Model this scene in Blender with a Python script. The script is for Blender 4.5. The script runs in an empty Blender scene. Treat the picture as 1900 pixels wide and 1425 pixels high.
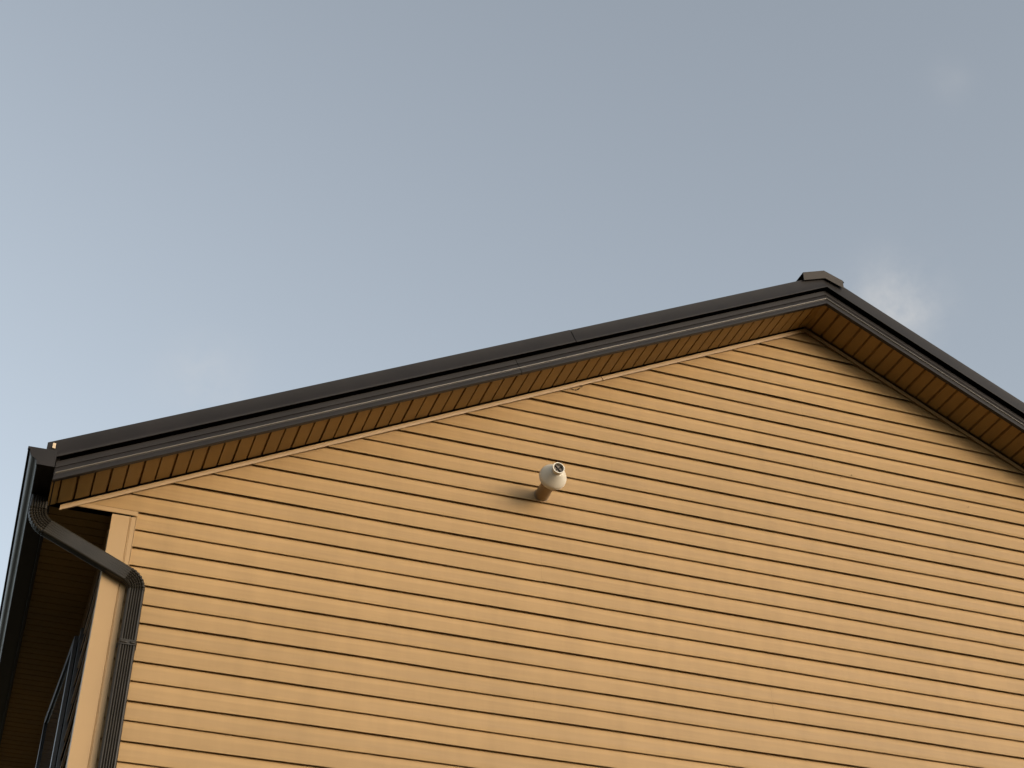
import bpy, math, random
from mathutils import Vector, Matrix
random.seed(7)
SC = bpy.context.scene
GZ = 8.2                                    # height of the reference siding line above the lawn

# ------------------------------------------------------------------ camera
R = [[0.9433103749104459, -0.33190164306664816, 0.0026145584588883747],
     [0.19590574978174807, 0.5503979053164558, -0.8115929293836788],
     [0.26792997926459583, 0.7660962375268257, 0.5842174946527674]]
cam = bpy.data.cameras.new('camera')
cam.sensor_width = 36.0
cam.lens = 54.0147
cam.clip_end = 3000.0
cam_o = bpy.data.objects.new('camera', cam)
SC.collection.objects.link(cam_o)
cam_o.matrix_world = Matrix([[R[0][0], -R[1][0], -R[2][0], -0.3802486],
                             [R[0][1], -R[1][1], -R[2][1], -8.7769464],
                             [R[0][2], -R[1][2], -R[2][2], -6.5840437 + GZ],
                             [0, 0, 0, 1]])
SC.camera = cam_o

# ------------------------------------------------------------------ sky, sun, exposure
SUN_AZ = math.radians(33.0)                 # from straight in front of the gable towards its right
SUN_EL = math.radians(9.5)
world = bpy.data.worlds.new('World')
SC.world = world
world.use_nodes = True
wt = world.node_tree
wn = wt.nodes
bg = wn['Background']
sky = wn.new('ShaderNodeTexSky')
sky.sky_type = 'NISHITA'
sky.sun_disc = False
sky.sun_elevation = SUN_EL
sky.sun_rotation = math.pi - SUN_AZ
sky.altitude = 100.0
sky.air_density = 1.0
sky.dust_density = 3.0
sky.ozone_density = 1.5
bg.inputs['Strength'].default_value = 0.15
hsv = wn.new('ShaderNodeHueSaturation')
hsv.inputs['Saturation'].default_value = 0.38
wt.links.new(sky.outputs['Color'], hsv.inputs['Color'])
# three faint wisps of cloud, fixed in the sky by their direction
geo = wn.new('ShaderNodeNewGeometry')
tc = wn.new('ShaderNodeTexCoord')
def wmath(op, a, b=None, clamp=False):
    m = wn.new('ShaderNodeMath'); m.operation = op; m.use_clamp = clamp
    for i, v in enumerate((a, b)):
        if v is None: continue
        if isinstance(v, (int, float)): m.inputs[i].default_value = v
        else: wt.links.new(v, m.inputs[i])
    return m.outputs[0]
cn = wn.new('ShaderNodeTexNoise')
cn.inputs['Scale'].default_value = 22.0
cn.inputs['Detail'].default_value = 6.0
cn.inputs['Roughness'].default_value = 0.6
wt.links.new(tc.outputs['Generated'], cn.inputs['Vector'])
total = None
for d, size, amount in (((0.4775, 0.6360, 0.6063), 0.026, 0.78), ((0.0789, 0.8146, 0.5747), 0.026, 0.34), ((0.4713, 0.5315, 0.7038), 0.012, 0.12)):
    vm = wn.new('ShaderNodeVectorMath'); vm.operation = 'DISTANCE'
    wt.links.new(tc.outputs['Generated'], vm.inputs[0])
    vm.inputs[1].default_value = d
    g = wmath('DIVIDE', vm.outputs['Value'], size)
    g = wmath('MULTIPLY', g, g)
    g = wmath('MULTIPLY', g, -1.0)
    g = wmath('EXPONENT', g)
    g = wmath('MULTIPLY', g, amount)
    total = g if total is None else wmath('ADD', total, g)
cl = wmath('SUBTRACT', cn.outputs['Fac'], 0.33, True)
cl = wmath('MULTIPLY', cl, 2.6)
cl = wmath('MULTIPLY', cl, total, True)
mix = wn.new('ShaderNodeMix'); mix.data_type = 'RGBA'
wt.links.new(cl, mix.inputs['Factor'])
tint = wn.new('ShaderNodeMix'); tint.data_type = 'RGBA'; tint.blend_type = 'MULTIPLY'; tint.inputs['Factor'].default_value = 1.0
tint.inputs['B'].default_value = (0.945, 0.972, 0.975, 1)      # hazy evening air, a little greener than the clear-sky model
wt.links.new(hsv.outputs['Color'], tint.inputs['A'])
wt.links.new(tint.outputs['Result'], mix.inputs['A'])
mix.inputs['B'].default_value = (2.15, 2.1, 2.05, 1)
wt.links.new(mix.outputs['Result'], bg.inputs['Color'])

sun = bpy.data.lights.new('sun', 'SUN')
sun.energy = 0.42
sun.angle = math.radians(32.0)              # a low sun spread by thin haze: the vent's shadow fades out softly
sun.color = (1.0, 0.55, 0.225)
sun_o = bpy.data.objects.new('sun', sun)
SC.collection.objects.link(sun_o)
sd = Vector((math.sin(SUN_AZ) * math.cos(SUN_EL), -math.cos(SUN_AZ) * math.cos(SUN_EL), math.sin(SUN_EL)))
sun_o.rotation_euler = sd.to_track_quat('Z', 'Y').to_euler()
sun_o.location = sd * 60

SC.view_settings.view_transform = 'Standard'
SC.view_settings.look = 'None'
SC.view_settings.exposure = 1.12
SC.view_settings.gamma = 1.0
SC.view_settings.use_curve_mapping = False
SC.cycles.max_bounces = 8

# ------------------------------------------------------------------ helpers
class MB:
    def __init__(self): self.v = []; self.f = []
    def loft(self, rings, closed=False, caps=False):
        n = len(rings[0]); b = len(self.v)
        for r in rings: self.v.extend(tuple(p) for p in r)
        for i in range(len(rings) - 1):
            for j in range(n if closed else n - 1):
                k = (j + 1) % n
                self.f.append((b + i * n + j, b + i * n + k, b + (i + 1) * n + k, b + (i + 1) * n + j))
        if caps:
            self.f.append(tuple(b + j for j in range(n))[::-1])
            self.f.append(tuple(b + (len(rings) - 1) * n + j for j in range(n)))
    def poly(self, pts):
        b = len(self.v); self.v.extend(tuple(p) for p in pts); self.f.append(tuple(range(b, b + len(pts))))
    def box(self, x0, x1, y0, y1, z0, z1):
        self.loft([[(x0, y0, z0), (x1, y0, z0), (x1, y1, z0), (x0, y1, z0)], [(x0, y0, z1), (x1, y0, z1), (x1, y1, z1), (x0, y1, z1)]], True, True)
    def slab(self, pts, t):                  # flat polygon given a thickness vector
        t = Vector(t); self.loft([[Vector(p) for p in pts], [Vector(p) + t for p in pts]], True, True)
    def lathe(self, prof, o, ax, seg=40, closed_ends=False):
        o = Vector(o); ax = Vector(ax).normalized(); a = ax.orthogonal().normalized(); b = ax.cross(a)
        rings = [[o + ax * t + (a * math.cos(2 * math.pi * i / seg) + b * math.sin(2 * math.pi * i / seg)) * r for i in range(seg)] for t, r in prof]
        self.loft(rings, True, closed_ends)
    def build(self, name, mat, parent=None, sharp=32, bevel=0.0, uvfix=True):
        me = bpy.data.meshes.new(name)
        off = parent_world(parent)
        me.from_pydata([(x - off.x, y - off.y, z + GZ - off.z) for x, y, z in self.v], [], self.f)
        import bmesh
        bm = bmesh.new(); bm.from_mesh(me)
        bmesh.ops.remove_doubles(bm, verts=bm.verts, dist=1e-5)
        bmesh.ops.recalc_face_normals(bm, faces=bm.faces)
        bm.to_mesh(me); bm.free()
        for p in me.polygons: p.use_smooth = True
        me.set_sharp_from_angle(angle=math.radians(sharp))
        me.materials.append(mat)
        o = bpy.data.objects.new(name, me)
        SC.collection.objects.link(o)
        if parent is not None: o.parent = parent
        if bevel:
            m = o.modifiers.new('bevel', 'BEVEL'); m.width = bevel; m.segments = 2; m.limit_method = 'ANGLE'; m.angle_limit = math.radians(40)
        return o
def parent_world(p):
    v = Vector((0, 0, 0))
    while p is not None:
        v += p.location; p = p.parent
    return v
def thing(name, label, cat, loc):
    o = bpy.data.objects.new(name, None); SC.collection.objects.link(o)
    o.location = (loc[0], loc[1], loc[2] + GZ); o.empty_display_size = 0.3
    o['label'] = label; o['category'] = cat
    return o

# ------------------------------------------------------------------ materials
def material(name, color, rough=0.5, grain=(1, 1, 1), gscale=8.0, vary=0.05, bump=0.0, bscale=None, mottled=0.0, spec=0.5, bdist=0.002):
    m = bpy.data.materials.new(name); m.use_nodes = True
    nt = m.node_tree; n = nt.nodes; L = nt.links
    bs = n['Principled BSDF']
    bs.inputs['Roughness'].default_value = rough
    bs.inputs['Specular IOR Level'].default_value = spec
    tc = n.new('ShaderNodeTexCoord'); mp = n.new('ShaderNodeMapping'); mp.inputs['Scale'].default_value = grain
    L.new(tc.outputs['Object'], mp.inputs['Vector'])
    no = n.new('ShaderNodeTexNoise'); no.inputs['Scale'].default_value = gscale; no.inputs['Detail'].default_value = 5
    L.new(mp.outputs['Vector'], no.inputs['Vector'])
    rp = n.new('ShaderNodeValToRGB')
    lo = [c * (1 - vary) for c in color]; hi = [min(1, c * (1 + vary)) for c in color]
    rp.color_ramp.elements[0].position = 0.3; rp.color_ramp.elements[0].color = (*lo, 1)
    rp.color_ramp.elements[1].position = 0.7; rp.color_ramp.elements[1].color = (*hi, 1)
    L.new(no.outputs['Fac'], rp.inputs['Fac'])
    col = rp.outputs['Color']
    if mottled:
        n2 = n.new('ShaderNodeTexNoise'); n2.inputs['Scale'].default_value = 1.1; n2.inputs['Detail'].default_value = 4
        L.new(tc.outputs['Object'], n2.inputs['Vector'])
        r2 = n.new('ShaderNodeValToRGB')
        r2.color_ramp.elements[0].position = 0.35; r2.color_ramp.elements[0].color = (1 - mottled, 1 - mottled, 1 - mottled * 1.2, 1)
        r2.color_ramp.elements[1].position = 0.65; r2.color_ramp.elements[1].color = (1, 1, 1, 1)
        L.new(n2.outputs['Fac'], r2.inputs['Fac'])
        mx = n.new('ShaderNodeMix'); mx.data_type = 'RGBA'; mx.blend_type = 'MULTIPLY'; mx.inputs['Factor'].default_value = 1
        L.new(col, mx.inputs['A']); L.new(r2.outputs['Color'], mx.inputs['B']); col = mx.outputs['Result']
    L.new(col, bs.inputs['Base Color'])
    rr = n.new('ShaderNodeMapRange'); rr.inputs['To Min'].default_value = max(0.02, rough - 0.08); rr.inputs['To Max'].default_value = min(1, rough + 0.08)
    L.new(no.outputs['Fac'], rr.inputs['Value']); L.new(rr.outputs['Result'], bs.inputs['Roughness'])
    if bump:
        n3 = n.new('ShaderNodeTexNoise'); n3.inputs['Scale'].default_value = bscale or gscale; n3.inputs['Detail'].default_value = 4
        L.new(mp.outputs['Vector'], n3.inputs['Vector'])
        bp = n.new('ShaderNodeBump'); bp.inputs['Strength'].default_value = bump; bp.inputs['Distance'].default_value = bdist
        L.new(n3.outputs['Fac'], bp.inputs['Height']); L.new(bp.outputs['Normal'], bs.inputs['Normal'])
    return m
M_SIDING = material('beige_vinyl', (0.364, 0.229, 0.098), 0.5, (0.35, 0.35, 9), 6, 0.05, 0.25, 3.0, 0.05, 0.3, 0.004)
def weather_and_light_bands(m):
    """panels fade a little differently, and rain has left faint streaks"""
    nt = m.node_tree; n = nt.nodes; L = nt.links
    bs = n['Principled BSDF']; src = bs.inputs['Base Color'].links[0].from_socket
    tc = n.new('ShaderNodeTexCoord'); sp = n.new('ShaderNodeSeparateXYZ'); L.new(tc.outputs['Object'], sp.inputs[0])
    a = n.new('ShaderNodeMath'); a.operation = 'SUBTRACT'; L.new(sp.outputs['Z'], a.inputs[0]); a.inputs[1].default_value = GZ
    d = n.new('ShaderNodeMath'); d.operation = 'DIVIDE'; L.new(a.outputs[0], d.inputs[0]); d.inputs[1].default_value = 0.254
    f = n.new('ShaderNodeMath'); f.operation = 'FLOOR'; L.new(d.outputs[0], f.inputs[0])
    w = n.new('ShaderNodeTexWhiteNoise'); w.noise_dimensions = '1D'; L.new(f.outputs[0], w.inputs['W'])
    mr = n.new('ShaderNodeMapRange'); mr.inputs['To Min'].default_value = 0.955; mr.inputs['To Max'].default_value = 1.03; L.new(w.outputs['Value'], mr.inputs['Value'])
    mp = n.new('ShaderNodeMapping'); mp.inputs['Scale'].default_value = (5, 5, 0.35); L.new(tc.outputs['Object'], mp.inputs['Vector'])
    no = n.new('ShaderNodeTexNoise'); no.inputs['Scale'].default_value = 1.6; no.inputs['Detail'].default_value = 5; no.inputs['Roughness'].default_value = 0.6
    L.new(mp.outputs['Vector'], no.inputs['Vector'])
    m2 = n.new('ShaderNodeMapRange'); m2.inputs['From Min'].default_value = 0.42; m2.inputs['From Max'].default_value = 0.75
    m2.inputs['To Min'].default_value = 1.0; m2.inputs['To Max'].default_value = 0.90; L.new(no.outputs['Fac'], m2.inputs['Value'])
    # light painted into the colour: each course brighter right under its lap, darker below
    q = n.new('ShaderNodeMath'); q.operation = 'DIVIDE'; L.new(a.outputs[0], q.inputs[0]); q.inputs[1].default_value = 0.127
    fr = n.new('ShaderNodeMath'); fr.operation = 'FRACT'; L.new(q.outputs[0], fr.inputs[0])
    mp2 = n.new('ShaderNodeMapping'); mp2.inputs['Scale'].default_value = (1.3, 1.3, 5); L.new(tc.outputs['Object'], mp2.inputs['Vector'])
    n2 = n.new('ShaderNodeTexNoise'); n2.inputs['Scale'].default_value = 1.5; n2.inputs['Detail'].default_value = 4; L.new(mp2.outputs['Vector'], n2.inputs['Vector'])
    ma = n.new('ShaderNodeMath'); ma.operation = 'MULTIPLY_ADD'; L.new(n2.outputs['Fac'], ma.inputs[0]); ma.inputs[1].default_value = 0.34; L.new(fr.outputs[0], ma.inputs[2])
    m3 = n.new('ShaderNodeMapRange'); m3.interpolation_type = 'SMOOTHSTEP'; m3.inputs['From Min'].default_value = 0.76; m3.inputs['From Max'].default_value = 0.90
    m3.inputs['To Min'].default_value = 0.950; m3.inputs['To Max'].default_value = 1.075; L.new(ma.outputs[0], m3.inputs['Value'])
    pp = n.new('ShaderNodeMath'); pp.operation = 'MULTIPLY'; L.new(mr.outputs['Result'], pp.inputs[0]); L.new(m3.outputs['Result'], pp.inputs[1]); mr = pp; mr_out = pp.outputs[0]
    p = n.new('ShaderNodeMath'); p.operation = 'MULTIPLY'; L.new(mr_out, p.inputs[0]); L.new(m2.outputs['Result'], p.inputs[1])
    cb = n.new('ShaderNodeCombineColor')
    for i in range(3): L.new(p.outputs[0], cb.inputs[i])
    mx = n.new('ShaderNodeMix'); mx.data_type = 'RGBA'; mx.blend_type = 'MULTIPLY'; mx.inputs['Factor'].default_value = 1
    L.new(src, mx.inputs['A']); L.new(cb.outputs[0], mx.inputs['B']); L.new(mx.outputs['Result'], bs.inputs['Base Color'])
weather_and_light_bands(M_SIDING)
M_TRIM = material('beige_trim', (0.362, 0.230, 0.102), 0.45, (1, 1, 1), 4, 0.03, 0.1, 6, 0.04, 0.35)
M_SOFFIT = material('brown_soffit', (0.262, 0.158, 0.048), 0.55, (1, 1, 1), 5, 0.10, 0.1, 8, 0.1, 0.3)
M_METAL = material('dark_brown_metal', (0.0160, 0.0132, 0.0116), 0.42, (1, 1, 1), 5, 0.12, 0.15, 2.5, 0.1, 0.20, 0.003)
M_GUTTER = material('black_brown_gutter', (0.016, 0.0135, 0.0115), 0.36, (1, 1, 1), 5, 0.15, 0.1, 3, 0.1, 0.3)
M_PIPE = material('brown_downspout', (0.024, 0.0198, 0.0140), 0.32, (1, 1, 1), 7, 0.15, 0.12, 6, 0.1, 0.26)
M_RIDGE = material('brown_ridge_metal', (0.036, 0.028, 0.020), 0.5, (1, 1, 1), 6, 0.1, spec=0.25)
M_BEAD = material('polished_bead', (0.09, 0.075, 0.055), 0.22, (1, 1, 1), 3, 0.15, 0.2, 1.2, 0.1, 0.7, 0.004)
M_BLACK = material('black_foam', (0.012, 0.011, 0.010), 0.9, (1, 1, 1), 20, 0.2)
M_WHITE = material('white_plastic', (0.62, 0.57, 0.465), 0.42, (1, 1, 1), 9, 0.05, 0.05, 20, 0.06, 0.4)
M_TAN = material('tan_pipe', (0.26, 0.17, 0.085), 0.5, (1, 1, 1), 9, 0.06)
M_GREY = material('grey_grille', (0.15, 0.12, 0.09), 0.6, (1, 1, 1), 30, 0.15)
M_FRAME = material('black_window_frame', (0.02, 0.02, 0.021), 0.32, (1, 1, 1), 6, 0.1)
M_DIRT = material('brown_dirt', (0.12, 0.075, 0.03), 0.8, (1, 1, 1), 60, 0.3)
M_BARE = material('bare_wood', (0.55, 0.42, 0.27), 0.6, (1, 1, 8), 20, 0.15)
M_GRASS = material('lawn', (0.050, 0.036, 0.013), 0.9, (1, 1, 1), 3, 0.45, 0.6, 40, 0.3, 0.2, 0.03)
M_GLASS = bpy.data.materials.new('window_glass'); M_GLASS.use_nodes = True
b = M_GLASS.node_tree.nodes['Principled BSDF']
b.inputs['Base Color'].default_value = (0.03, 0.035, 0.035, 1); b.inputs['Roughness'].default_value = 0.06

# ------------------------------------------------------------------ geometry constants (metres, z from the reference siding line)
XP, ZP, SL, OH = 5.2608, 1.2397, 0.51122, 0.4048     # peak, slope, gable overhang
W = 2 * XP
S = 0.127                                             # siding course
XE0, XE1 = -0.402, W + 0.402                          # eave fascia planes
ZS = -1.580                                           # eave soffit
DEPTH = 12.0
ZG = -GZ
def rake(x, off=0.0): return ZP + off - SL * abs(x - XP)

# ------------------------------------------------------------------ ground
mb = MB(); n = 24; E = 400.0
mb.loft([[(-E + 2 * E * i / n, -E + 2 * E * j / n, ZG) for i in range(n + 1)] for j in range(n + 1)])
g = mb.build('ground', M_GRASS); g['kind'] = 'structure'

# ------------------------------------------------------------------ house
house = thing('house', 'beige vinyl sided gable house with dark brown roof edge and brown soffits', 'house', (XP, 0, ZG))

PROF = [(0.268, 0.0015), (0.208, 0.0155), (0.172, 0.0165), (0.142, 0.0200), (0.1290, 0.0258), (0.127, 0.0246), (0.1490, 0.0030),
        (0.082, 0.0165), (0.045, 0.0190), (0.014, 0.0250), (0.0015, 0.0280), (0.0, 0.0268), (0.002, 0.0252), (0.030, 0.0190)]
def waves(k, u, amp, seed):
    r = random.Random(seed * 1000 + k)
    return amp * sum(math.sin(u * r.uniform(0.7, 4.0) + r.uniform(0, 6.28)) for _ in range(3)) / 2
def siding(u_range, place, ks, step, seed, joint=3.66):
    """double-course vinyl panels; u_range(z) gives the clipped extent, place(u, out, z) the point"""
    mb = MB()
    for k in ks:
        zk = -k * S
        lo, hi = u_range(zk + 0.13)
        lo2, hi2 = u_range(zk + 0.002); lo, hi = min(lo, lo2), max(hi, hi2)
        if hi - lo < 0.02: continue
        rr = random.Random(seed * 77 + k)
        u = lo - rr.uniform(0.3, joint); par = rr.randint(0, 1)
        while u < hi:
            a, c = max(u, lo), min(u + joint, hi); u += joint; par ^= 1
            if c - a < 0.004: continue
            dz, dy = rr.uniform(-0.0012, 0.0012), par * 0.0007
            m = max(1, int((c - a) / step)); rings = []
            if par: c = min(c + 0.03, hi)
            for i in range(m + 1):
                uu = a + (c - a) * i / m; ring = []
                w1, w2 = waves(k, uu, 0.0019, seed), waves(k + 500, uu, 0.0019, seed)
                for q, (h, o) in enumerate(PROF):
                    z = zk + h + dz + (w2 if 3 <= q <= 6 else w1 if q >= 9 else 0)
                    if q in (1, 2, 7, 8): z += waves(k + 900 + q, uu * 1.7, 0.009 if q in (1, 7) else 0.006, seed)
                    l, r_ = u_range(z)
                    if l > r_: l = r_ = (l + r_) / 2
                    if z > ZP + 0.02 and u_range is gable_range: z = ZP + 0.02
                    ring.append(place(min(max(uu, l), r_), o + dy + 0.0010 * waves(k + 300, uu, 1, seed), z))
                rings.append(ring)
            mb.loft(rings)
    return mb
def gable_range(z):
    d = (ZP + 0.022 - z) / SL
    if z > -1.5275: return (max(XP - d, -0.34), min(XP + d, W + 0.34)) if d > 0 else (XP, XP)
    return 0.135, W - 0.135
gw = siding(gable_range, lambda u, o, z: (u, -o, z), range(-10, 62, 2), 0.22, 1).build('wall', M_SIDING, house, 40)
gw['label'] = 'sunlit gable wall of horizontal siding'
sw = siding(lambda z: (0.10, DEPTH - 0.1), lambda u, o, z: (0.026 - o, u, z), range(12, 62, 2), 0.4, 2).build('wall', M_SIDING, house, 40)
sw['label'] = 'shaded side wall under the eave'
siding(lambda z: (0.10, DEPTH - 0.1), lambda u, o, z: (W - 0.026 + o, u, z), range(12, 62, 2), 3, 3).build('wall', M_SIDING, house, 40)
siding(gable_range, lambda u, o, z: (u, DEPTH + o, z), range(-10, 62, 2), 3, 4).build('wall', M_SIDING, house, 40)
# sheathing behind the siding closes the shell
mb = MB()
for y in (0.012, DEPTH - 0.012):
    mb.slab([(0.03, y, ZG), (W - 0.03, y, ZG), (W - 0.03, y, -1.54), (W + 0.33, y, -1.54), (XP, y, ZP + 0.02), (-0.33, y, -1.54), (0.03, y, -1.54)], (0, 0.006 if y < 1 else -0.006, 0))
mb.box(0.03, 0.04, 0.02, DEPTH - 0.02, ZG, ZS + 0.02); mb.box(W - 0.04, W - 0.03, 0.02, DEPTH - 0.02, ZG, ZS + 0.02)
mb.build('sheathing', M_BLACK, house)

def corner_post(sx, x0, yd, y0):
    """L shaped post: sx flips it in x, yd in y"""
    prof = [(0.0, 0.118), (0.0, 0.0), (0.112, 0.0), (0.1145, -0.0035), (0.117, 0.0), (0.1185, 0.0045), (0.1225, 0.0045), (0.123, 0.001), (0.150, 0.001), (0.1525, -0.0030), (0.1555, -0.0030), (0.1565, 0.010), (0.156, 0.030)]
    # local a along the gable wall, b into the house; front face stands 34 mm proud of the sheathing
    side = [(0.012, 0.156), (0.0, 0.1555), (0.0, 0.122), (0.004, 0.1215), (0.004, 0.1185)]
    pts = side + prof
    mb = MB()
    mb.loft([[(x0 + sx * a, y0 + yd * (b - 0.034), z) for a, b in pts] for z in (ZG, -1.574)])
    return mb.build('corner_post', M_TRIM, house, 20)
corner_post(1, 0.0, 1, 0.0); corner_post(-1, W, 1, 0.0); corner_post(1, 0.0, -1, DEPTH); corner_post(-1, W, -1, DEPTH)

# finishing strip under the boxed eave returns
def return_trim(x0, x1):
    mb = MB()
    pr = [(-0.004, -1.526), (-0.028, -1.5265), (-0.0315, -1.529), (-0.0315, -1.558), (-0.029, -1.5605), (-0.027, -1.559), (-0.024, -1.548), (-0.004, -1.548)]
    mb.loft([[((XP - (ZP + 0.015 - z) / SL if i == 0 and x0 < 0 else XP + (ZP + 0.015 - z) / SL if i == 1 and x0 > 0 else x), y, z) for y, z in pr] for i, x in enumerate((x0, x1))], True, True)
    return mb.build('eave_trim', M_TRIM, house, 30)
return_trim(-0.285, 0.158); return_trim(W - 0.158, W + 0.285)

def along_rake(prof, xs, mat, name, closed=True, sharp=30, label=None, parent=None, skew=None):
    """prof: (y, height above the rake line); swept up and down the rake so it mitres at the peak"""
    mb = MB()
    sk = skew or [0] * len(xs)                            # a joint cut square to the slope leans by this much
    o0 = sum(o for y, o in prof) / len(prof)
    X = lambda x, o, k: x - k * (o - o0)
    mb.loft([[(X(x, o, k), y, rake(X(x, o, k), o)) for y, o in prof] for x, k in zip(xs, sk)], closed, closed)
    o = mb.build(name, mat, parent or house, sharp)
    if label: o['label'] = label
    return o
# beige trim between siding and sloping soffit
jt = [(-0.003, 0.012), (-0.034, 0.012), (-0.036, 0.001), (-0.0395, 0.0), (-0.0410, 0.003), (-0.0410, 0.034), (-0.038, 0.0375), (-0.003, 0.0375)]
JX = 3.405
along_rake(jt, (-0.322, JX - 0.0025), M_TRIM, 'rake_trim', skew=(0, 0.42))
along_rake([(y + 0.0012, o) for y, o in jt], (JX + 0.0025, XP), M_TRIM, 'rake_trim', skew=(0.42, 0))
along_rake(jt, (XP, W + 0.322), M_TRIM, 'rake_trim', label='rake trim in the shade of the overhang')

# sloping soffits: vee-grooved boards running from wall to fascia
def rake_soffit(xs_groove, xa, xb):
    mb = MB(); rings = []
    def add(x, o): rings.append([(x, -OH + 0.030, rake(x, o)), (x, -0.052, rake(x, o)), (x, -0.050, rake(x, o + 0.022)), (x, -0.0015, rake(x, 0.080))])
    add(xa, 0.047)
    for i, gx in enumerate(xs_groove):
        w = (0.0075 if i % 2 else 0.0055) * (1.0 if xb <= XP else 1.45)
        j = random.uniform(-0.0012, 0.0012)
        add(gx - w - 0.002, 0.047 + j); add(gx - w, 0.0465 + j); add(gx - w * 0.7, 0.070); add(gx + w * 0.7, 0.070); add(gx + w, 0.0475); add(gx + w + 0.002, 0.047)
    add(xb, 0.047)
    mb.loft(rings)
    return mb.build('rake_soffit', M_SOFFIT, house, 25)
lg = []; x = -0.347
while x < XP - 0.03: lg.append(x); x += 0.0953
rg = []; x = 5.304
while x < W + 0.39: rg.append(x); x += 0.0923
rake_soffit(lg, -0.400, XP)
rs = rake_soffit(rg, XP, W + 0.400)

# level soffits under the side eaves, boards across
def eave_soffit(x0, x1):
    mb = MB(); rings = []; y = 0.0
    def add(y, dz): rings.append([(x0, y, ZS + dz), (x1, y, ZS + dz)])
    add(-0.002, 0); y = 0.09
    while y < DEPTH - 0.05:
        add(y - 0.006, 0); add(y - 0.004, 0.011); add(y + 0.004, 0.011); add(y + 0.006, 0); y += 0.0953
    add(DEPTH, 0)
    mb.loft(rings)
    return mb.build('eave_soffit', M_SOFFIT, house, 25)
eave_soffit(XE0 + 0.004, 0.03); eave_soffit(W - 0.03, XE1 - 0.004)
mb = MB()
mb.loft([[(0.002, y, ZS - 0.0015), (0.002, y, ZS - 0.03), (-0.006, y, ZS - 0.03), (-0.006, y, ZS - 0.0015)] for y in (0.16, DEPTH - 0.16)], True, True)
mb.build('eave_trim', M_TRIM, house, 30)

# rake fascia: stepped metal boards with a bright bead, and the eave fascias
fp = [(-OH + 0.030, 0.165), (-OH + 0.010, 0.165), (-OH + 0.003, 0.160), (-OH + 0.003, 0.1185), (-OH + 0.009, 0.1165), (-OH + 0.009, 0.1125), (-OH + 0.001, 0.111),
      (-OH, 0.109), (-OH, 0.0800), (-OH, 0.0690), (-OH + 0.001, 0.0655), (-OH, 0.062), (-OH, 0.029), (-OH + 0.003, 0.026), (-OH + 0.030, 0.026)]
FJ = 2.60
along_rake(fp, (-0.398, FJ - 0.0022), M_METAL, 'rake_fascia', sharp=35, skew=(0, 0.38))
along_rake([(y + 0.0012, o) for y, o in fp], (FJ + 0.0022, XP), M_METAL, 'rake_fascia', sharp=35, skew=(0.38, 0))
along_rake(fp, (XP, W + 0.398), M_METAL, 'rake_fascia', sharp=35)
bead = [(-OH + 0.001, 0.0690), (-OH - 0.0048, 0.0700), (-OH - 0.0072, 0.0720), (-OH - 0.0080, 0.0745), (-OH - 0.0072, 0.0770), (-OH - 0.0048, 0.0790), (-OH + 0.001, 0.0800)]
along_rake(bead, (-0.39, XP), M_BEAD, 'fascia_bead', sharp=60); along_rake(bead, (XP, W + 0.39), M_BEAD, 'fascia_bead', sharp=60)
for xa, xb in ((XE0, XE0 + 0.02), (XE1 - 0.02, XE1)):
    mb = MB(); mb.box(xa, xb, -OH + 0.02, DEPTH + OH - 0.02, ZS - 0.022, -1.445)
    mb.build('eave_fascia', M_METAL, house, bevel=0.002)
back = [(2 * 0 + (DEPTH - y), o) for y, o in fp]
along_rake(back, (-0.398, XP), M_METAL, 'rake_fascia', sharp=35); along_rake(back, (XP, W + 0.398), M_METAL, 'rake_fascia', sharp=35)
mb = MB()
for s in (-1, 1):
    mb.loft([[(XP + s * d, DEPTH, rake(XP + s * d, 0.047)), (XP + s * d, DEPTH + OH - 0.03, rake(XP + s * d, 0.047))] for d in (0, XP + 0.4)])
mb.build('rake_soffit', M_SOFFIT, house)

# roof: two metal slopes with folded edge flashing and a raised ridge cap
YF = -OH - 0.038
mb = MB()
for s in (-1, 1):
    xa, xb = XP, XP + s * (XP + 0.468)
    rings = []
    for x in (xa, xb):
        rings.append([(x, -OH + 0.012, rake(x, 0.272)), (x, DEPTH + OH, rake(x, 0.272)), (x, DEPTH + OH, rake(x, 0.25)), (x, -OH + 0.012, rake(x, 0.25))])
    mb.loft(rings, True, True)
roof = mb.build('roof', M_METAL, house)
mb = MB()
for s in (-1, 1):
    y = 0.2
    xb = XP + s * (XP + 0.46)
    while y < DEPTH:
        mb.loft([[(x, y, rake(x, 0.2735)), (x, y + 0.012, rake(x, 0.300)), (x, y + 0.030, rake(x, 0.300)), (x, y + 0.042, rake(x, 0.2735))] for x in (XP + s * 0.1, xb)])
        y += 0.30
mb.build('roof_rib', M_METAL, roof)
fl = [(-OH + 0.11, 0.286), (-OH + 0.10, 0.294), (YF + 0.003, 0.2965), (YF, 0.293), (YF + 0.001, 0.196), (YF - 0.002, 0.187), (YF - 0.001, 0.171), (YF + 0.003, 0.1695), (YF + 0.004, 0.186), (YF + 0.006, 0.288), (-OH + 0.10, 0.288)]
RJ = 3.008
along_rake([(y - 0.0022, o + 0.0010) for y, o in fl], (-0.470, RJ - 0.3, RJ - 0.0035), M_METAL, 'roof_flashing', sharp=25, parent=roof, skew=(0, 0, 0.38))
along_rake(fl, (RJ + 0.0035, XP), M_METAL, 'roof_flashing', sharp=25, parent=roof, skew=(0.38, 0))
along_rake([(YF + 0.012, 0.285), (YF + 0.012, 0.19), (YF + 0.014, 0.19), (YF + 0.014, 0.285)], (RJ - 0.06, RJ + 0.06), M_BLACK, 'flashing_joint', parent=roof)
along_rake(fl, (XP, W + 0.470), M_METAL, 'roof_flashing', sharp=25, parent=roof)
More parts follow.
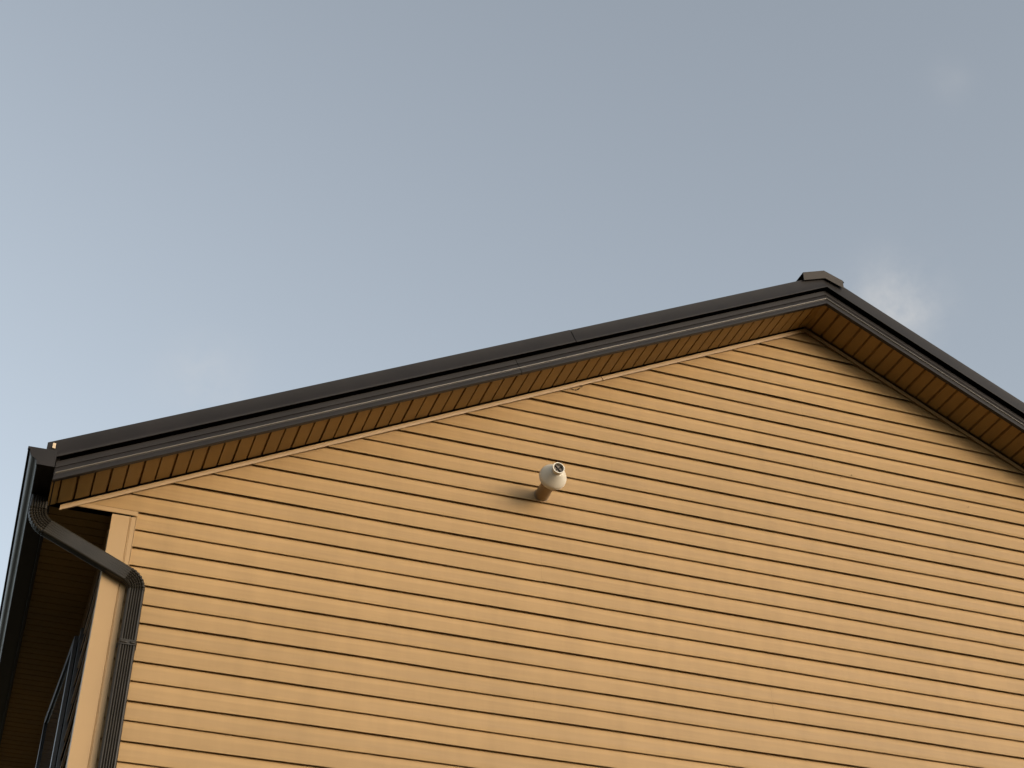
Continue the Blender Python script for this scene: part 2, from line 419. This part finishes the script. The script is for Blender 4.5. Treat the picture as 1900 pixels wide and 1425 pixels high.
mb = MB(); mb.loft([[(x, y, z) for x, z in ((-0.470, rake(-0.47, 0.296)), (-0.470, rake(-0.47, 0.175)), (-0.4685, rake(-0.47, 0.175)), (-0.4685, rake(-0.47, 0.296)))] for y in (YF + 0.004, -OH + 0.03)], True, True)
mb.build('flashing_end', M_METAL, roof)
mb = MB(); mb.box(-0.440, -0.420, YF - 0.010, YF + 0.010, -1.432, -1.394)
mb.build('flashing_tab', M_BARE, roof, bevel=0.003)
# ridge cap
YC = -OH - 0.058
def cap_z(x, o=0.0): return 1.560 + o - 0.375 * abs(x - XP + 0.02)
CX0, CX1 = XP - 0.222, XP + 0.148
xs = (CX0, XP - 0.02, CX1)
mb = MB()
mb.loft([[(x, YC, cap_z(x)), (x, DEPTH + OH, cap_z(x)), (x, DEPTH + OH, cap_z(x, -0.004)), (x, YC, cap_z(x, -0.004))] for x in xs], True, True)
# folded end skirt
mb.loft([[(x, YC - 0.001, cap_z(x, 0.0005)), (x, YC - 0.001, cap_z(x, -0.080)), (x, YC + 0.003, cap_z(x, -0.080)), (x, YC + 0.003, cap_z(x, -0.004))] for x in (CX0 + 0.002, XP - 0.02, CX1 - 0.002)], True, True)
mb.loft([[(CX1 - 0.002, y, cap_z(CX1, 0)), (CX1 + 0.010, y, cap_z(CX1, -0.014)), (CX1 + 0.004, y, cap_z(CX1, -0.022))] for y in (YC, DEPTH + OH)])
mb.build('ridge_cap', M_RIDGE, roof, 25)
mb = MB()
for s in (-1, 1):
    xa = XP - 0.02 + s * 0.135
    mb.box(xa - 0.01, xa + 0.01, YC + 0.04, DEPTH + OH - 0.05, rake(xa, 0.276), cap_z(xa, -0.006))
mb.build('ridge_filler', M_BLACK, roof)

# window in the shaded side wall, sash ajar
y0, y1, zt, zb = 1.05, 2.65, -1.86, -3.35
win = MB()
for a in ((y0, y0 + 0.07, zb, zt), (y1 - 0.07, y1, zb, zt), (y0 + 0.07, y1 - 0.07, zt - 0.07, zt), (y0 + 0.07, y1 - 0.07, zb, zb + 0.07)):
    win.box(-0.020, 0.035, a[0], a[1], a[2], a[3])
win = win.build('window', M_FRAME, house, bevel=0.003)
ang = math.atan2(0.055, y1 - y0 - 0.1)
def sash_pt(t, o, z): return (-0.024 - t * math.sin(ang) - o * math.cos(ang), y0 + 0.05 + t * math.cos(ang) - o * math.sin(ang), z)
def sash_bar(mb, t0, t1, z0, z1, o0=0.0, o1=0.028):
    mb.loft([[sash_pt(t, o, z) for t, o in ((t0, o0), (t1, o0), (t1, o1), (t0, o1))] for z in (z0, z1)], True, True)
mb = MB(); TL = y1 - y0 - 0.1
sash_bar(mb, 0, 0.06, zb + 0.04, zt - 0.04); sash_bar(mb, TL - 0.06, TL, zb + 0.04, zt - 0.04)
sash_bar(mb, 0.06, TL - 0.06, zt - 0.10, zt - 0.04); sash_bar(mb, 0.06, TL - 0.06, zb + 0.04, zb + 0.10)
mb.build('sash', M_FRAME, win, bevel=0.003)
mb = MB(); sash_bar(mb, 0.06, TL - 0.06, zb + 0.10, zt - 0.10, 0.010, 0.016)
mb.build('pane', M_GLASS, win)

# scuffs and specks on the gable siding
def fleck(mb, pts, cx, cz, out, sc=1.0):
    mb.slab([(cx + a * sc, -out, cz + c * sc) for a, c in pts], (0, 0.0012, 0))
mb = MB()
fleck(mb, [(-0.020, 0.004), (-0.006, 0.007), (0.006, 0.002), (0.012, -0.004), (-0.004, -0.007)], 3.170, 0.160, 0.0225)
fleck(mb, [(-0.018, 0.006), (0.0, 0.003), (0.014, 0.010), (0.024, 0.026), (0.020, 0.030), (0.006, 0.006), (-0.008, -0.006), (-0.018, -0.008)], 3.203, 0.160, 0.0225)
fleck(mb, [(-0.010, 0.0), (-0.003, 0.010), (0.009, 0.011), (0.011, 0.001), (0.001, -0.007)], 3.240, 0.203, 0.0225)
mb.build('scuff_mark', M_DIRT, gw)
for cx, cz, sc in ((5.508, -0.110, 0.5), (5.402, -0.158, 0.32), (6.557, -0.188, 0.4), (7.9, -1.05, 0.3), (1.75, -1.02, 0.25)):
    mb = MB()
    fleck(mb, [(-0.012, 0.006), (0.002, 0.013), (0.012, 0.0), (0.004, -0.012), (-0.008, -0.008)], cx, cz, 0.0268, sc)
    mb.build('dirt_speck', M_DIRT, gw)

# ------------------------------------------------------------------ gutter
gut = thing('rain_gutter', 'black-brown metal rain gutter along the left eave of the beige house', 'gutter', (XE0, -OH, -1.54))
DZ = -0.026
GP = [(-0.4035, -1.424), (-0.4035, -1.541), (-0.504, -1.541), (-0.5085, -1.538), (-0.511, -1.528), (-0.5115, -1.517), (-0.517, -1.508), (-0.529, -1.500), (-0.542, -1.492), (-0.552, -1.481),
      (-0.558, -1.467), (-0.5605, -1.452), (-0.5605, -1.444), (-0.574, -1.4425), (-0.5755, -1.441), (-0.5755, -1.4285), (-0.574, -1.427), (-0.560, -1.427)]
GP = [(x, z + DZ) for x, z in GP]
inner = [(x + (0.0012 if x < -0.41 else 0), z + 0.0014) for x, z in GP[1:]][::-1]
Y0 = -OH - 0.052
mb = MB()
mb.loft([[(x, y, z) for x, z in GP] for y in (Y0, 3.0, 6.0, DEPTH + OH)])
mb.build('trough', M_GUTTER, gut, 28)
mb = MB()
cap = GP[:16] + [(-0.5755, -1.427 + DZ)]
mb.slab([(x - 0.0008 if x < -0.41 else x, Y0 - 0.004, z - 0.0012) for x, z in cap], (0, 0.004, 0))
rim = [(x, z) for x, z in cap]
mb.loft([[(x * 1.0 - (0.0016 if x < -0.41 else 0), y, z - 0.0022) for x, z in GP[1:16]] for y in (Y0 - 0.004, Y0 + 0.014)])
mb.build('end_cap', M_METAL, gut, 28)

# ------------------------------------------------------------------ downspout
ds = thing('downspout', 'dark brown ribbed downspout crossing from the gutter to the house corner', 'downspout', (0.2175, -0.075, ZG))
DW, DD = 0.052, 0.034                      # half width, half depth
def section(rib):
    """closed outline (u across, v outward); ribs on the front and sides"""
    pts = []
    c = 0.014
    def run(a, b, n, nrm, amp):
        for i in range(n):
            t = i / n
            p = Vector(a).lerp(Vector(b), t)
            w = (0.5 - 0.5 * math.cos(t * 2 * math.pi * (n / 8))) ** 1.6
            pts.append((p.x - nrm[0] * amp * w, p.y - nrm[1] * amp * w))
    run((-DW + c, DD), (DW - c, DD), 40, (0, 1), 0.0100 * rib)
    for i in range(5):
        a = math.pi / 2 * (1 - i / 5); pts.append((DW - c + c * math.cos(a), DD - c + c * math.sin(a)))
    run((DW, DD - c), (DW, -DD + c), 16, (1, 0), 0.003 * rib)
    for i in range(5):
        a = -math.pi / 2 * i / 5; pts.append((DW - c + c * math.cos(a), -DD + c + c * math.sin(a)))
    run((DW - c, -DD), (-DW + c, -DD), 8, (0, -1), 0)
    for i in range(5):
        a = -math.pi / 2 - math.pi / 2 * i / 5; pts.append((-DW + c + c * math.cos(a), -DD + c + c * math.sin(a)))
    run((-DW, -DD + c), (-DW, DD - c), 16, (-1, 0), 0.003 * rib)
    for i in range(5):
        a = math.pi - math.pi / 2 * i / 5; pts.append((-DW + c + c * math.cos(a), DD - c + c * math.sin(a)))
    return pts
YD = -0.072
def ring(cx, cz, tx, tz, rib=1.0, s=1.0, sv=None):
    """section square to direction (tx, tz) in the plane y = YD; u points to the right of travel"""
    ux, uz = -tz, tx
    return [(cx + ux * u * s, YD - v * (sv or s), cz + uz * u * s) for u, v in section(rib)]
def elbow(corner, d0, d1, r, name, crimps):
    a = math.acos(max(-1, min(1, d0[0] * d1[0] + d0[1] * d1[1]))); t = r * math.tan(a / 2)
    p0 = (corner[0] - d0[0] * t, corner[1] - d0[1] * t)
    turn = 1 if d0[0] * d1[1] - d0[1] * d1[0] > 0 else -1
    cx, cz = p0[0] - d0[1] * r * turn, p0[1] + d0[0] * r * turn
    rings = []; n = crimps * 8
    for i in range(n + 1):
        th = a * i / n * turn
        dx, dz = d0[0] * math.cos(th) - d0[1] * math.sin(th), d0[0] * math.sin(th) + d0[1] * math.cos(th)
        px, pz = cx + dz * r * turn, cz - dx * r * turn
        w = 0.5 - 0.5 * math.cos(2 * math.pi * crimps * i / n)
        rings.append(ring(px, pz, dx, dz, 0.95, 1.025 - 0.02 * w, 1.05 - 0.26 * w))
    mb = MB(); mb.loft(rings, True)
    e0 = (p0[0], p0[1]); e1 = (corner[0] + d1[0] * t, corner[1] + d1[1] * t)
    return mb, e0, e1
CA, CB = (-0.448, -1.739), (0.2175, -2.0385)
L_ = math.hypot(CB[0] - CA[0], CB[1] - CA[1]); dd = ((CB[0] - CA[0]) / L_, (CB[1] - CA[1]) / L_)
dn = (0.0, -1.0)
m1, a0, a1 = elbow(CA, dn, dd, 0.125, 'elbow', 9)
m2, b0, b1 = elbow(CB, dd, dn, 0.105, 'elbow', 7)
m1.loft([ring(a0[0], -1.566, *dn, 0.6, 1.0), ring(a0[0], a0[1] + 0.002, *dn, 0.8, 1.02)], True)
m1.build('elbow', M_PIPE, ds, 50); m2.build('elbow', M_PIPE, ds, 50)
mb = MB()
pts = [(a1[0] + (b0[0] - a1[0]) * t, a1[1] + (b0[1] - a1[1]) * t) for t in (0, 0.04, 0.3, 0.7, 0.93, 1)]
mb.loft([ring(p[0], p[1], *dd, rb, sc) for p, rb, sc in zip(pts, (0.5, 0.12, 0.04, 0.03, 0.10, 0.5), (0.985, 0.99, 0.99, 0.99, 0.985, 0.96))], True)
mb.build('offset_pipe', M_PIPE, ds, 50)
mb = MB()
mb.loft([ring(b1[0], b1[1] + 0.004, *dn, 0.95, 0.955), ring(b1[0], b1[1] - 0.01, *dn, 1, 0.985), ring(b1[0], -4.5, *dn, 1, 0.985), ring(b1[0], ZG + 0.15, *dn, 1, 0.985)], True)
mb.build('pipe', M_PIPE, ds, 50)
def strap(z):
    mb = MB()
    w, d = DW + 0.003, DD + 0.003
    out = [(-w - 0.004, 0.030), (-w, 0.030), (-w, -d + 0.012), (-w + 0.010, -d), (w - 0.010, -d), (w, -d + 0.012), (w, 0.030), (w + 0.004, 0.030)]
    inn = [(a * 0.97, b_ * 0.97 + 0.002) for a, b_ in out][::-1]
    mb.loft([[(b1[0] + a, YD + b_, zz) for a, b_ in out + inn] for zz in (z - 0.017, z + 0.017)], True, True)
    for c0, c1 in ((-w + 0.004, -0.002), (0.010, w - 0.012)):   # two pressed beads
        r = []
        for i in range(9):
            t = i / 8; x = c0 + (c1 - c0) * t; h = 0.010 * math.sqrt(max(0.02, 1 - (2 * t - 1) ** 4))
            r.append([(b1[0] + x, YD - d - 0.0075 * math.cos(q) * (h / 0.010), z + h * math.sin(q)) for q in (-1.5, -0.9, -0.3, 0.3, 0.9, 1.5)])
        mb.loft(r)
    return mb.build('strap', M_PIPE, ds, 40)
strap(-2.465); strap(-5.2)

# ------------------------------------------------------------------ flue vent on the gable wall
vb = Vector((2.908, -0.012, -0.830))
ax = Vector((-0.035, -0.99, 0.0)).normalized()
vent = thing('wall_vent', 'off-white bulb-shaped flue vent with a round mouth on the gable siding', 'vent', vb)
mb = MB(); mb.lathe([(0.0, 0.050), (0.22, 0.050), (0.24, 0.049)], vb, ax, 40)
mb.build('pipe', M_TAN, vent, 40)
mb = MB(); mb.lathe([(0.004, 0.051), (0.004, 0.057), (0.012, 0.056), (0.015, 0.051)], vb, ax, 40)
mb.build('flange', M_TAN, vent, 40)
mb = MB()
mb.lathe([(0.205, 0.051), (0.212, 0.058), (0.228, 0.080), (0.243, 0.094), (0.250, 0.0975), (0.256, 0.0985), (0.258, 0.0965), (0.262, 0.0965), (0.264, 0.0985), (0.272, 0.0975), (0.280, 0.0950), (0.290, 0.0900), (0.310, 0.0770), (0.330, 0.0640), (0.346, 0.0535), (0.354, 0.0470), (0.355, 0.0385)], vb, ax, 56)
mb.build('hood', M_WHITE, vent, 38)
mb = MB()
mb.lathe([(0.350, 0.0385), (0.381, 0.0395), (0.384, 0.0445), (0.390, 0.0445), (0.392, 0.043), (0.392, 0.037), (0.371, 0.0365)], vb, ax, 48)
mb.build('mouth', M_WHITE, vent, 40)
mb = MB(); mb.lathe([(0.372, 0.0001), (0.372, 0.0372), (0.369, 0.0372)], vb, ax, 40)
gl = mb.build('grille', M_GREY, vent, 40)
mb = MB()
a = ax.orthogonal().normalized(); a = Vector((0, 0, 1)).cross(ax).normalized(); bq = ax.cross(a)
for ang_ in (math.radians(40), math.radians(130)):
    u = a * math.cos(ang_) + bq * math.sin(ang_); v = ax.cross(u)
    c0 = vb + ax * 0.373
    mb.loft([[c0 + u * s * 0.0345 + v * q + ax * h for q, h in ((-0.0032, 0), (0.0032, 0), (0.0032, 0.006), (-0.0032, 0.006))] for s in (-1, 1)], True, True)
mb.build('cross_bar', M_BLACK, gl, 30)
